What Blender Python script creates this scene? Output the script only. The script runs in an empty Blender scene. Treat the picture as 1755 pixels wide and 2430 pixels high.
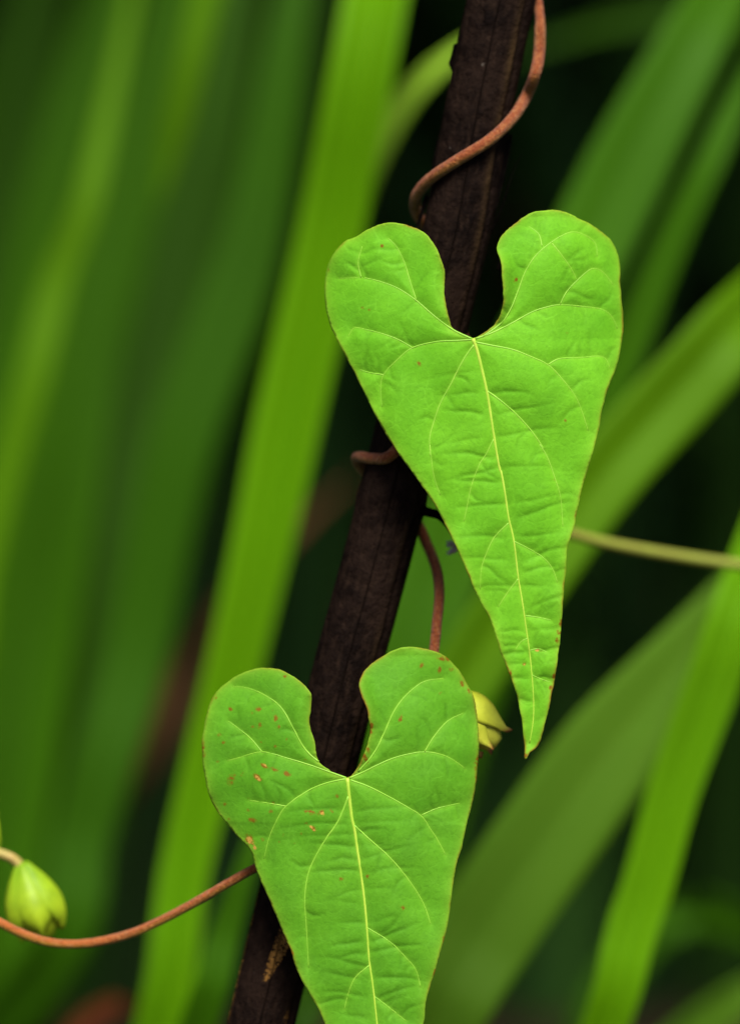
import bpy, math, random
import numpy as np
from mathutils import Vector, Matrix, noise as mnoise
from mathutils.geometry import delaunay_2d_cdt

random.seed(7)
RNG = np.random.default_rng(7)
sc = bpy.context.scene
col = sc.collection

# ------------------------------------------------------------------ camera
IMG_W, IMG_H = 1755.0, 2430.0        # pixels of the photograph, used only to turn a pixel into a direction
FRAME_W = 0.124                      # metres across the frame at the focused leaf
S = FRAME_W / IMG_W
DIST = 0.60
PITCH = math.radians(15)
FWD = Vector((0, math.cos(PITCH), -math.sin(PITCH)))
UP = Vector((0, math.sin(PITCH), math.cos(PITCH)))
RIGHT = Vector((1, 0, 0))
FOCUS = Vector((0, 0, 0.36))
CAM = FOCUS - FWD * DIST
cam_data = bpy.data.cameras.new("camera")
cam = bpy.data.objects.new("camera", cam_data)
col.objects.link(cam)
cam.location = CAM
cam.rotation_euler = (math.pi / 2 - PITCH, 0, 0)
cam_data.sensor_fit = 'HORIZONTAL'
cam_data.sensor_width = 24.0
cam_data.lens = 24.0 * DIST / FRAME_W
cam_data.clip_start = 0.02
cam_data.clip_end = 300
cam_data.dof.use_dof = True
cam_data.dof.focus_distance = DIST + 0.002
cam_data.dof.aperture_fstop = 4.8
sc.camera = cam

# ------------------------------------------------------------------ sky, sun, exposure
SUN_EL, SUN_AZ = math.radians(66), math.radians(168)   # azimuth clockwise from +Y; behind the camera, a little to the right
world = bpy.data.worlds.new("World")
sc.world = world
world.use_nodes = True
wn = world.node_tree
bg = wn.nodes["Background"]
sky = wn.nodes.new("ShaderNodeTexSky")
sky.sky_type = 'NISHITA'
sky.sun_disc = False
sky.sun_elevation = SUN_EL
sky.sun_rotation = SUN_AZ
sky.air_density = 1.0
sky.dust_density = 3.0
wn.links.new(sky.outputs[0], bg.inputs[0])
bg.inputs[1].default_value = 0.062
sun_data = bpy.data.lights.new("sun", 'SUN')
sun_data.energy = 3.3
sun_data.angle = math.radians(26)
sun_data.color = (1.0, 0.95, 0.86)
sun = bpy.data.objects.new("sun", sun_data)
col.objects.link(sun)
sun_dir = Vector((math.sin(SUN_AZ) * math.cos(SUN_EL), math.cos(SUN_AZ) * math.cos(SUN_EL), math.sin(SUN_EL)))
sun.rotation_euler = sun_dir.to_track_quat('Z', 'Y').to_euler()
sun.location = (0, -1, 3)
vs = sc.view_settings
vs.view_transform = 'Standard'
vs.look = 'None'
vs.exposure = 1.1
vs.gamma = 1.0
vs.use_curve_mapping = False
sc.cycles.use_denoising = True

# ------------------------------------------------------------------ helpers
def W(px, py, d):
    """A pixel and a distance behind the plane of focus -> a point of the place."""
    k = (DIST + d) / DIST
    return CAM + FWD * (DIST + d) + RIGHT * ((px - IMG_W / 2) * S * k) + UP * ((IMG_H / 2 - py) * S * k)

def W_np(px, py, d):
    k = ((DIST + d) / DIST)[:, None]
    x = ((px - IMG_W / 2) * S)[:, None]
    y = ((IMG_H / 2 - py) * S)[:, None]
    return (np.array(CAM)[None, :] + np.array(FWD)[None, :] * (DIST + d)[:, None]
            + np.array(RIGHT)[None, :] * x * k + np.array(UP)[None, :] * y * k)

ORIGIN = {}
def empty(name, loc, label, cat, group=None):
    o = bpy.data.objects.new(name, None)
    o.empty_display_size = 0.02
    col.objects.link(o)
    o.location = loc
    ORIGIN[o.name] = Vector(loc)
    o["label"] = label
    o["category"] = cat
    if group:
        o["group"] = group
    return o

def build(name, verts, faces, material, parent=None, attrs=None, smooth=True, uv=None, thick=None, offset=0.0):
    v = np.asarray([tuple(p) for p in verts], dtype=float) if not isinstance(verts, np.ndarray) else verts
    org = v.mean(axis=0)
    me = bpy.data.meshes.new(name)
    me.from_pydata((v - org).tolist(), [], [tuple(f) for f in faces])
    if smooth:
        me.polygons.foreach_set("use_smooth", np.ones(len(me.polygons), dtype=bool))
    for key, val in (attrs or {}).items():
        a = me.attributes.new(key, 'FLOAT', 'POINT')
        a.data.foreach_set("value", np.asarray(val, dtype=np.float32))
    if uv is not None:
        uvl = me.uv_layers.new(name="UVMap")
        idx = np.zeros(len(me.loops), dtype=np.int32)
        me.loops.foreach_get("vertex_index", idx)
        uvl.data.foreach_set("uv", np.asarray(uv, dtype=np.float32)[idx].ravel())
    me.materials.append(material)
    me.update()
    o = bpy.data.objects.new(name, me)
    col.objects.link(o)
    org = Vector(org)
    ORIGIN[o.name] = org
    if parent is not None:
        o.parent = parent
        o.location = org - ORIGIN[parent.name]
    else:
        o.location = org
    if thick:
        m = o.modifiers.new("thickness", 'SOLIDIFY')
        m.thickness = thick
        m.offset = offset
    return o

def tag(o, label, cat, group=None, kind=None):
    o["label"] = label
    if cat:
        o["category"] = cat
    if group:
        o["group"] = group
    if kind:
        o["kind"] = kind
    return o

def crom(pts, n):
    """n points along a Catmull-Rom curve through pts (rows of any width), evenly spread by the first three columns."""
    p = np.asarray(pts, dtype=float)
    p = np.vstack([2 * p[0] - p[1], p, 2 * p[-1] - p[-2]])
    out = []
    for i in range(1, len(p) - 2):
        t = np.linspace(0, 1, 24, endpoint=False)[:, None]
        a, b, c, d = p[i - 1], p[i], p[i + 1], p[i + 2]
        out.append(0.5 * ((2 * b) + (-a + c) * t + (2 * a - 5 * b + 4 * c - d) * t ** 2 + (-a + 3 * b - 3 * c + d) * t ** 3))
    out.append(p[-2][None, :])
    q = np.vstack(out)
    m = min(3, q.shape[1])
    L = np.concatenate([[0], np.cumsum(np.linalg.norm(np.diff(q[:, :m], axis=0), axis=1))])
    u = np.linspace(0, L[-1], n)
    return np.stack([np.interp(u, L, q[:, k]) for k in range(q.shape[1])], axis=1)

def tube(path, radii, seg=12, rough=0.0, freq=400.0, seed=0):
    """Verts, faces, ring angle (as height of the normal), length fraction of a closed tapered tube."""
    path = np.asarray(path, dtype=float)
    n = len(path)
    tang = np.gradient(path, axis=0)
    tang /= np.linalg.norm(tang, axis=1)[:, None] + 1e-12
    ref = np.array([0, 0, 1.0]) if abs(tang[0][2]) < 0.9 else np.array([1.0, 0, 0])
    nrm = np.cross(tang[0], ref); nrm /= np.linalg.norm(nrm)
    V, F, upv, tv = [], [], [], []
    for i in range(n):
        nrm = nrm - tang[i] * np.dot(nrm, tang[i]); nrm /= np.linalg.norm(nrm)
        bi = np.cross(tang[i], nrm)
        for k in range(seg):
            a = 2 * math.pi * k / seg
            nn = math.cos(a) * nrm + math.sin(a) * bi
            r = radii[i]
            if rough:
                q = path[i] + nn * r
                r *= 1 + rough * mnoise.noise(Vector(q * freq) + Vector((seed, 0, 0)))
            V.append(path[i] + nn * r); upv.append(nn[2]); tv.append(i / (n - 1))
    for i in range(n - 1):
        for k in range(seg):
            k2 = (k + 1) % seg
            F.append((i * seg + k, i * seg + k2, (i + 1) * seg + k2, (i + 1) * seg + k))
    F.append(tuple(range(seg))[::-1])
    F.append(tuple((n - 1) * seg + k for k in range(seg)))
    return np.array(V), F, np.array(upv), np.array(tv)

# ------------------------------------------------------------------ materials
class NT:
    def __init__(self, name):
        self.m = bpy.data.materials.new(name)
        self.m.use_nodes = True
        self.t = self.m.node_tree
        self.t.nodes.clear()
        self.out = self.n("ShaderNodeOutputMaterial")
    def n(self, kind, **kw):
        nd = self.t.nodes.new(kind)
        for k, v in kw.items():
            if k in nd.inputs:
                nd.inputs[k].default_value = v
            else:
                setattr(nd, k, v)
        return nd
    def l(self, a, b):
        self.t.links.new(a, b)
    def attr(self, name):
        nd = self.n("ShaderNodeAttribute"); nd.attribute_name = name
        return nd.outputs["Fac"]
    def coord(self, which="Object"):
        return self.n("ShaderNodeTexCoord").outputs[which]
    def noise(self, vec, scale, detail=3, rough=0.55, stretch=None):
        if stretch:
            mp = self.n("ShaderNodeMapping"); mp.inputs["Scale"].default_value = stretch
            self.l(vec, mp.inputs["Vector"]); vec = mp.outputs[0]
        nd = self.n("ShaderNodeTexNoise")
        nd.inputs["Scale"].default_value = scale; nd.inputs["Detail"].default_value = detail
        nd.inputs["Roughness"].default_value = rough
        self.l(vec, nd.inputs["Vector"])
        return nd.outputs["Fac"]
    def ramp(self, fac, a, b, lo=0.0, hi=1.0):
        nd = self.n("ShaderNodeMapRange"); nd.clamp = True
        for k, v in (("From Min", lo), ("From Max", hi), ("To Min", a), ("To Max", b)):
            nd.inputs[k].default_value = v
        self.l(fac, nd.inputs["Value"])
        return nd.outputs[0]
    def mix(self, fac, a, b, mode='MIX'):
        nd = self.n("ShaderNodeMix"); nd.data_type = 'RGBA'; nd.blend_type = mode
        for sock, v in ((nd.inputs[0], fac), (nd.inputs[6], a), (nd.inputs[7], b)):
            if hasattr(v, "links"):
                self.l(v, sock)
            else:
                sock.default_value = v if not isinstance(v, tuple) else (*v[:3], 1)
        return nd.outputs[2]
    def math(self, op, a, b=0.0):
        nd = self.n("ShaderNodeMath"); nd.operation = op
        for sock, v in ((nd.inputs[0], a), (nd.inputs[1], b)):
            if hasattr(v, "links"):
                self.l(v, sock)
            else:
                sock.default_value = v
        return nd.outputs[0]
    def bump(self, h, strength, dist):
        nd = self.n("ShaderNodeBump"); nd.inputs["Strength"].default_value = strength
        nd.inputs["Distance"].default_value = dist
        self.l(h, nd.inputs["Height"])
        return nd.outputs[0]
    def surf(self, color, rough=0.5, spec=0.4, normal=None, trans=0.0, tcol=None, sheen=0.0):
        p = self.n("ShaderNodeBsdfPrincipled")
        if hasattr(color, "links"):
            self.l(color, p.inputs["Base Color"])
        else:
            p.inputs["Base Color"].default_value = (*color, 1)
        if hasattr(rough, "links"):
            self.l(rough, p.inputs["Roughness"])
        else:
            p.inputs["Roughness"].default_value = rough
        p.inputs["Specular IOR Level"].default_value = spec
        if sheen:
            p.inputs["Sheen Weight"].default_value = sheen
            p.inputs["Sheen Roughness"].default_value = 0.4
        if normal is not None:
            self.l(normal, p.inputs["Normal"])
        res = p.outputs[0]
        if trans:
            t = self.n("ShaderNodeBsdfTranslucent")
            c = tcol if tcol is not None else color
            if hasattr(c, "links"):
                self.l(c, t.inputs["Color"])
            else:
                t.inputs["Color"].default_value = (*c, 1)
            if normal is not None:
                self.l(normal, t.inputs["Normal"])
            mx = self.n("ShaderNodeMixShader"); mx.inputs[0].default_value = trans
            self.l(res, mx.inputs[1]); self.l(t.outputs[0], mx.inputs[2])
            res = mx.outputs[0]
        self.l(res, self.out.inputs["Surface"])
        return self.m

def mat_heart_leaf(name, base, light, dull):
    n = NT(name)
    oc = n.coord()
    big = n.noise(oc, 60, 4)
    fine = n.noise(oc, 1500, 3, 0.6)
    c = n.mix(n.ramp(big, 0, 1, 0.3, 0.7), base, light)
    c = n.mix(n.ramp(n.noise(oc, 170, 3), 0, 0.35, 0.45, 0.75), c, dull)
    vo = n.n("ShaderNodeTexVoronoi"); vo.feature = 'DISTANCE_TO_EDGE'
    vo.inputs["Scale"].default_value = 430
    wob = n.n("ShaderNodeTexNoise"); wob.inputs["Scale"].default_value = 500
    n.l(oc, wob.inputs["Vector"])
    wv = n.n("ShaderNodeVectorMath"); wv.operation = 'MULTIPLY_ADD'
    n.l(wob.outputs["Color"], wv.inputs[0]); wv.inputs[1].default_value = (0.0015,) * 3
    n.l(oc, wv.inputs[2])
    n.l(wv.outputs[0], vo.inputs["Vector"])
    net = n.ramp(vo.outputs["Distance"], 1, 0, 0.0, 0.10)
    netm = n.math('MULTIPLY', net, n.ramp(n.noise(oc, 240, 2), 0.0, 0.16, 0.4, 0.7))
    c = n.mix(netm, c, tuple(min(1, x * 1.5 + 0.02) for x in light))
    c = n.mix(n.ramp(fine, 0.0, 0.32, 0.45, 0.72), c, tuple(x * 0.6 for x in base))
    # paler along the veins, crease shading of small cross veins put into colour
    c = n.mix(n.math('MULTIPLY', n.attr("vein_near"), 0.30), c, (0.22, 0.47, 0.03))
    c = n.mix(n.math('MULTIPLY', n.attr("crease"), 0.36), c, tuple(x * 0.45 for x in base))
    # yellow-green margin with a broken rusty rim
    c = n.mix(n.math('MULTIPLY', n.attr("margin"), 0.45), c, (0.26, 0.40, 0.03))
    rimn = n.ramp(n.noise(oc, 330, 3), 0.15, 1.0, 0.38, 0.62)
    c = n.mix(n.math('MULTIPLY', n.attr("rim"), rimn), c, (0.19, 0.070, 0.010))
    sp = n.attr("spot")
    spn = n.math('MULTIPLY', sp, n.ramp(n.noise(oc, 1100, 4, 0.7), 0.05, 1.5, 0.36, 0.58))
    c = n.mix(n.ramp(spn, 0, 1, 0.15, 0.65), c, (0.17, 0.088, 0.006))
    c = n.mix(n.ramp(n.math('MULTIPLY', n.attr("scar"), n.ramp(n.noise(oc, 1500, 3, 0.7), 0.2, 1.5, 0.35, 0.58)), 0, 1, 0.25, 0.7), c, (0.46, 0.27, 0.05))
    h = n.math('ADD', n.math('MULTIPLY', fine, 0.6), n.math('MULTIPLY', net, -0.12))
    nb = n.bump(h, 0.42, 0.00024)
    return n.surf(c, 0.6, 0.08, nb, trans=0.2, tcol=n.mix(0.5, c, (0.25, 0.5, 0.01)))

def mat_simple_leafy(name, base, dark, trans=0.25, streak=True, rough=0.55, spec=0.07):
    n = NT(name)
    uv = n.coord("UV")
    st = n.noise(uv, 1.0, 3, 0.6, stretch=(26, 1.2, 1))
    bigv = n.noise(n.coord(), 18, 3)
    c = n.mix(n.ramp(st, 0, 0.8, 0.35, 0.7), base, dark)
    c = n.mix(n.ramp(bigv, 0.0, 0.5, 0.45, 0.75), c, tuple(x * 0.7 for x in base))
    wv = n.noise(uv, 1.0, 1, 0.5, stretch=(60, 0.6, 1))
    nb = n.bump(wv, 0.25, 0.0008)
    return n.surf(c, rough, spec, nb, trans=trans, tcol=tuple(min(1, x * 1.3) for x in base))

def mat_vein(name, a, b):
    n = NT(name)
    c = n.mix(n.ramp(n.noise(n.coord(), 400, 2), 0, 1, 0.35, 0.65), a, b)
    return n.surf(c, 0.5, 0.35, trans=0.1)

def mat_stem():
    n = NT("vine_stem_skin")
    oc = n.coord()
    young = n.ramp(n.attr("along"), 0, 1, 0.36, 0.50)
    up = n.attr("top_side")
    fac = n.math('ADD', n.ramp(up, 0.0, 0.85, -0.75, 0.5), n.ramp(n.noise(oc, 120, 3), -0.18, 0.22, 0.3, 0.7))
    c = n.mix(n.ramp(fac, 0, 1, 0.1, 0.75), n.mix(young, (0.140, 0.090, 0.007), (0.30, 0.25, 0.010)), n.mix(young, (0.225, 0.058, 0.020), (0.46, 0.135, 0.030)))
    speck = n.noise(oc, 1500, 3, 0.75)
    c = n.mix(n.ramp(speck, 0, 0.8, 0.5, 0.68), c, (0.36, 0.16, 0.055))
    c = n.mix(n.ramp(speck, 0.5, 0.0, 0.3, 0.46), c, (0.075, 0.018, 0.007))
    nb = n.bump(n.noise(oc, 1900, 3, 0.7), 1.0, 0.0008)
    return n.surf(c, 0.75, 0.06, nb, sheen=0.12)

def mat_pole():
    n = NT("weathered_stake_wood")
    oc = n.coord("UV")
    grain = n.noise(oc, 1.0, 5, 0.65, stretch=(30, 5, 1))
    mott = n.noise(n.coord(), 420, 4, 0.65)
    mott2 = n.noise(n.coord(), 110, 4, 0.6)
    c = n.mix(n.ramp(mott2, 0, 1, 0.35, 0.65), (0.0036, 0.0022, 0.0018), (0.013, 0.0074, 0.0052))
    c = n.mix(n.ramp(grain, 0, 0.8, 0.48, 0.72), c, (0.021, 0.0120, 0.0078))
    c = n.mix(n.ramp(mott, 0, 0.7, 0.52, 0.75), c, (0.003, 0.0018, 0.0016))
    c = n.mix(n.attr("ridge"), c, (0.055, 0.032, 0.013))
    fl = n.noise(n.coord(), 900, 2, 0.5)
    c = n.mix(n.ramp(fl, 0, 0.6, 0.755, 0.80), c, (0.10, 0.085, 0.07))
    pe = n.math('MULTIPLY', n.attr("peel"), n.ramp(n.noise(oc, 1.0, 4, 0.75, stretch=(70, 26, 1)), -0.5, 1.5, 0.36, 0.58))
    c = n.mix(n.ramp(pe, 0, 1, 0.4, 0.6), c, n.mix(n.ramp(grain, 0, 1, 0.4, 0.65), (0.25, 0.125, 0.030), (0.11, 0.050, 0.014)))
    h = n.math('ADD', n.math('MULTIPLY', grain, 0.7), n.math('MULTIPLY', mott, 0.9))
    nb = n.bump(h, 0.9, 0.0010)
    return n.surf(c, 0.75, 0.02, nb)

def mat_flat(name, a, b, scale, rough=0.75, spec=0.25, trans=0.0, bump=0.3, bd=0.002):
    n = NT(name)
    f = n.noise(n.coord(), scale, 5, 0.6)
    c = n.mix(n.ramp(f, 0, 1, 0.3, 0.7), a, b)
    return n.surf(c, rough, spec, n.bump(f, bump, bd), trans=trans)

def mat_attr_mix(name, attr, a, b, rough=0.5, spec=0.3, trans=0.2, tip=None):
    n = NT(name)
    c = n.mix(n.attr(attr), a, b)
    f = n.noise(n.coord(), 350, 3)
    c = n.mix(n.ramp(f, 0, 0.4, 0.4, 0.7), c, tuple(x * 0.6 for x in a))
    if tip:
        c = n.mix(n.attr("tip"), c, tip)
    return n.surf(c, rough, spec, n.bump(f, 0.25, 0.0004), trans=trans)

M = {}
M['leaf_a'] = mat_heart_leaf("heart_leaf_fresh", (0.105, 0.348, 0.011), (0.150, 0.435, 0.016), (0.082, 0.278, 0.013))
M['leaf_b'] = mat_heart_leaf("heart_leaf_older", (0.074, 0.255, 0.010), (0.108, 0.320, 0.014), (0.070, 0.215, 0.016))
M['vein_a'] = mat_vein("vein_pale", (0.20, 0.45, 0.03), (0.25, 0.49, 0.04))
M['mid_a'] = mat_vein("midrib_yellow", (0.31, 0.50, 0.035), (0.38, 0.54, 0.05))
M['stem'] = mat_stem()
M['pole'] = mat_pole()
M['flake'] = mat_flat("black_bark_flake", (0.0015, 0.001, 0.001), (0.004, 0.003, 0.0025), 600, 0.9, 0.0)
M['tuft'] = mat_flat("grey_fibres", (0.22, 0.20, 0.19), (0.42, 0.40, 0.38), 900)
M['petiole'] = mat_flat("petiole_green", (0.16, 0.16, 0.02), (0.22, 0.12, 0.03), 300, 0.5)
M['sepal'] = mat_attr_mix("sepal_green", "along", (0.17, 0.33, 0.008), (0.42, 0.56, 0.018), tip=(0.30, 0.09, 0.03))
M['sepal_y'] = mat_attr_mix("sepal_yellow", "along", (0.42, 0.50, 0.02), (0.62, 0.64, 0.06), tip=(0.28, 0.07, 0.03))
M['peduncle'] = mat_flat("flower_stalk_skin", (0.21, 0.27, 0.03), (0.19, 0.17, 0.03), 45, 0.5)
M['pedicel'] = mat_flat("bud_stalk_skin", (0.26, 0.26, 0.05), (0.34, 0.24, 0.07), 200, 0.5)
BL = {}
def blade_mat(key, base, dark, **kw):
    BL[key] = mat_simple_leafy("reed_blade_" + key, base, dark, **kw)
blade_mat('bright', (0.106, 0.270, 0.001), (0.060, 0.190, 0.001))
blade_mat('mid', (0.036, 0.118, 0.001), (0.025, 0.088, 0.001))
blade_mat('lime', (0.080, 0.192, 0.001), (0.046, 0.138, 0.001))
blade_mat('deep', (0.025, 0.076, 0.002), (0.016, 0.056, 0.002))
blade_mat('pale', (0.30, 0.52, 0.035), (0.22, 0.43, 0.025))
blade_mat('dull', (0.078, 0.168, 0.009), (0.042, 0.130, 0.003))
blade_mat('shade', (0.027, 0.092, 0.001), (0.019, 0.070, 0.001))  # darker copy of the mid green, left-side shade put into its colour
blade_mat('rust', (0.075, 0.018, 0.006), (0.035, 0.010, 0.004), trans=0.1, rough=0.8, spec=0.02)
blade_mat('dry', (0.125, 0.050, 0.024), (0.060, 0.026, 0.014), trans=0.1, rough=0.8, spec=0.02)

# ------------------------------------------------------------------ setting: ground
def ground():
    n = 90
    xs = np.sign(np.linspace(-1, 1, n)) * np.abs(np.linspace(-1, 1, n)) ** 3 * 60
    X, Y = np.meshgrid(xs, xs + 0.8)
    Z = np.array([[0.012 * mnoise.noise(Vector((x * 7, y * 7, 0))) if abs(x) < 6 and abs(y) < 6 else 0.0 for x, y in zip(r1, r2)] for r1, r2 in zip(X, Y)])
    v = np.stack([X.ravel(), Y.ravel(), Z.ravel()], axis=1)
    f = [(j * n + i, j * n + i + 1, (j + 1) * n + i + 1, (j + 1) * n + i) for j in range(n - 1) for i in range(n - 1)]
    m = mat_flat("dark_leaf_mould", (0.012, 0.008, 0.006), (0.040, 0.020, 0.012), 30, 0.9, 0.1, bd=0.01)
    o = build('ground', v, f, m)
    o["kind"] = "structure"
    o["label"] = "dark brown soil and leaf mould under the reeds"
ground()

# ------------------------------------------------------------------ the stake
POLE_PX = [(1322, -560), (1250, -260), (1188, 0), (1127, 300), (1083, 550), (1003, 880), (924, 1205), (860, 1450), (817, 1610),
           (715, 2030), (619, 2430), (540, 2760)]
POLE_D = 0.0175
PR = 83 * S
pole_top = [W(x, y, POLE_D + 0.0) for x, y in POLE_PX]
low = pole_top[-1]
pole_dir = (pole_top[-1] - pole_top[-3]).normalized()
tfoot = (low.z + 0.05) / -pole_dir.z
pole_pts = pole_top + [low + pole_dir * tfoot * 0.5, low + pole_dir * tfoot]
POLE_CURVE = crom(np.array([tuple(p) for p in pole_pts]), 700)
pole_base = Vector(POLE_CURVE[np.argmin(np.abs(POLE_CURVE[:, 2]))])
stake = empty('wooden_stake', pole_base, "dark brown weathered round stake with a red vine wound around it", "stake")

def to_px(p):
    r = Vector(p) - CAM
    z = r.dot(FWD)
    return (r.dot(RIGHT) * DIST / z / S + IMG_W / 2, IMG_H / 2 - r.dot(UP) * DIST / z / S)

def make_pole():
    seg = 96
    n = len(POLE_CURVE)
    tang = np.gradient(POLE_CURVE, axis=0); tang /= np.linalg.norm(tang, axis=1)[:, None]
    V, ridge, peel, uv = [], [], [], []
    fw = np.array(FWD)
    for i in range(n):
        toward = -fw - tang[i] * np.dot(-fw, tang[i]); toward /= np.linalg.norm(toward)
        side = np.cross(toward, tang[i]); side /= np.linalg.norm(side)
        if side[0] < 0:
            side = -side
        px, py = to_px(POLE_CURVE[i])
        L = i / n
        for k in range(seg):
            a = 2 * math.pi * k / seg
            nn = math.cos(a) * toward + math.sin(a) * side
            ad = math.degrees(a); ad = ad - 360 if ad > 180 else ad
            r = PR
            r *= 1 + 0.018 * mnoise.noise(Vector((math.cos(a) * 1.2, math.sin(a) * 1.2, L * 9)))
            r *= 1 + 0.010 * mnoise.noise(Vector((math.cos(a) * 9, math.sin(a) * 9, L * 25)))
            # a split in the grain along the viewer's right of the stake
            gc = 52 + 7 * mnoise.noise(Vector((L * 22, 3.1, 0)))
            r -= PR * 0.055 * math.exp(-((ad - gc) / 5.0) ** 2)
            r += PR * 0.030 * math.exp(-((ad - gc + 13) / 6.0) ** 2)
            rg = math.exp(-((ad - gc + 12) / 7.0) ** 2) * (0.35 + 0.65 * mnoise.noise(Vector((L * 60, 1, 5))))
            rg = rg * (1.0 if py < 640 else 0.25)
            # swollen joint rings of the cane
            for jy, amp in ((1190, 0.05), (-380, 0.06), (2640, 0.05)):
                r += PR * amp * math.exp(-((py - jy) / 30.0) ** 2)
            V.append(POLE_CURVE[i] + nn * r)
            ridge.append(max(0, rg))
            pa = (py - 2240) / 90.0
            pc = 2 - 14 * pa
            pe = max(0, 1 - abs(pa) ** 4) * max(0, 1 - abs(ad - pc) / (16 - 9 * pa))
            pe2 = max(0, 1 - abs(py - 2395) / 45) * max(0, 1 - abs(ad - 42) / 12) * 0.7
            pe3 = max(0, 1 - abs(ad + 74) / 9) * (0.55 if py > 2120 else 0)
            pe4 = max(0, 1 - abs(py - 1800) / 30) * max(0, 1 - abs(ad + 32) / 14) * 0.6
            peel.append(min(1, max(pe * 2.2, pe2, pe3, pe4)))
            uv.append((k / seg, L * 30))
    F = []
    for i in range(n - 1):
        for k in range(seg):
            k2 = (k + 1) % seg
            F.append((i * seg + k, i * seg + k2, (i + 1) * seg + k2, (i + 1) * seg + k))
    F.append(tuple(range(seg)))
    F.append(tuple((n - 1) * seg + k for k in range(seg))[::-1])
    build('shaft', np.array(V), F, M['pole'], stake, attrs={"ridge": ridge, "peel": peel}, uv=uv)
make_pole()

def flake(name, outline, d, thick, mat, bend=0.0006):
    """A chip of bark: a traced outline with its own thickness and a little warp, standing off the stake."""
    o2 = [(x, y) for x, y in outline]
    cx = sum(p[0] for p in o2) / len(o2)
    v, f = [], []
    n = len(o2)
    for s in (0, 1):
        for x, y in o2:
            dd = d + s * thick + bend * math.sin((x - cx) * 0.09)
            v.append(tuple(W(x, y, dd)))
    f.append(tuple(range(n)))
    f.append(tuple(range(2 * n - 1, n - 1, -1)))
    for k in range(n):
        k2 = (k + 1) % n
        f.append((k, n + k, n + k2, k2))
    return build(name, np.array(v), f, mat, stake, smooth=False)

flake('bark_flake', [(1100, 104), (1077, 105), (1071, 128), (1063, 150), (1068, 162), (1076, 180), (1084, 172), (1092, 178), (1096, 140)], POLE_D - 0.0010, 0.0016, M['flake'])
flake('bark_flake', [(1045, 322), (1038, 330), (1030, 362), (1025, 385), (1024, 404), (1034, 402), (1044, 376), (1054, 330)], POLE_D - 0.0010, 0.0014, M['flake'])
flake('bark_flake', [(1208, 318), (1217, 318), (1211, 360), (1200, 410), (1190, 448), (1178, 496), (1171, 498), (1176, 450), (1188, 400), (1196, 360)], POLE_D - 0.0005, 0.0012, M['flake'])
flake('bark_flake', [(1002, 478), (1013, 452), (1016, 470), (1004, 510), (994, 540), (985, 545), (994, 510)], POLE_D - 0.0012, 0.0010, M['flake'])

def strand(name, pts, r, mat, parent, seg=8, taper=0.3, n=24, rough=0.0):
    p = crom(np.array([tuple(W(*q)) for q in pts]), n)
    rad = [r * (1 - (1 - taper) * i / (n - 1)) for i in range(n)]
    v, f, u, t = tube(p, rad, seg, rough)
    return build(name, v, f, mat, parent, attrs={"top_side": u})
strand('bark_fibre', [(1160, 560, POLE_D), (1190, 490, POLE_D), (1206, 440, POLE_D), (1222, 395, POLE_D + .001), (1236, 366, POLE_D + .002)], 0.00020, M['flake'], stake, 6)
strand('bark_fibre', [(1180, 640, POLE_D), (1190, 600, POLE_D), (1188, 575, POLE_D)], 0.0003, M['flake'], stake, 6)
# a broken side shoot at the joint, ending in a tuft of grey fibres behind the upper leaf
shoot = strand('side_shoot', [(985, 1205, POLE_D - .002), (1018, 1216, POLE_D - .003), (1045, 1226, POLE_D - .003), (1075, 1262, POLE_D - .002), (1092, 1296, POLE_D - .002)], 0.0009, M['flake'], stake, 10, 0.6, 24, 0.25)
for k in range(30):
    a = random.uniform(-1, 1)
    strand('fibre', [(1092, 1292 + 6 * a, POLE_D - .002), (1080 + 4 * a, 1300 + 9 * a, POLE_D - .002 + .001 * a), (1062 + random.uniform(-5, 16), 1302 + 17 * a + random.uniform(-6, 6), POLE_D - .002 + .002 * a)], 0.00020, M['tuft'], shoot, 5, 0.5, 8)

# ------------------------------------------------------------------ the vine
def pole_at(py):
    """Stake centre (px, py) at a picture height."""
    best = POLE_PX
    for (x0, y0), (x1, y1) in zip(best, best[1:]):
        if y0 <= py <= y1:
            return x0 + (x1 - x0) * (py - y0) / (y1 - y0)
    return best[0][0]

SR = 14.0 * S
def front(px, py, lift=0.0):
    """A point of the vine on the camera's side of the stake: its depth follows from the round of the stake."""
    cx = pole_at(py)
    R = PR + SR
    o = (px - cx) * S * 0.973
    return (px, py, POLE_D - math.sqrt(max(0.0, R * R - o * o)) - lift)
def back(px, py):
    cx = pole_at(py)
    R = PR + SR
    o = (px - cx) * S * 0.973
    return (px, py, POLE_D + math.sqrt(max(0.0, R * R - o * o)))

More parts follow.
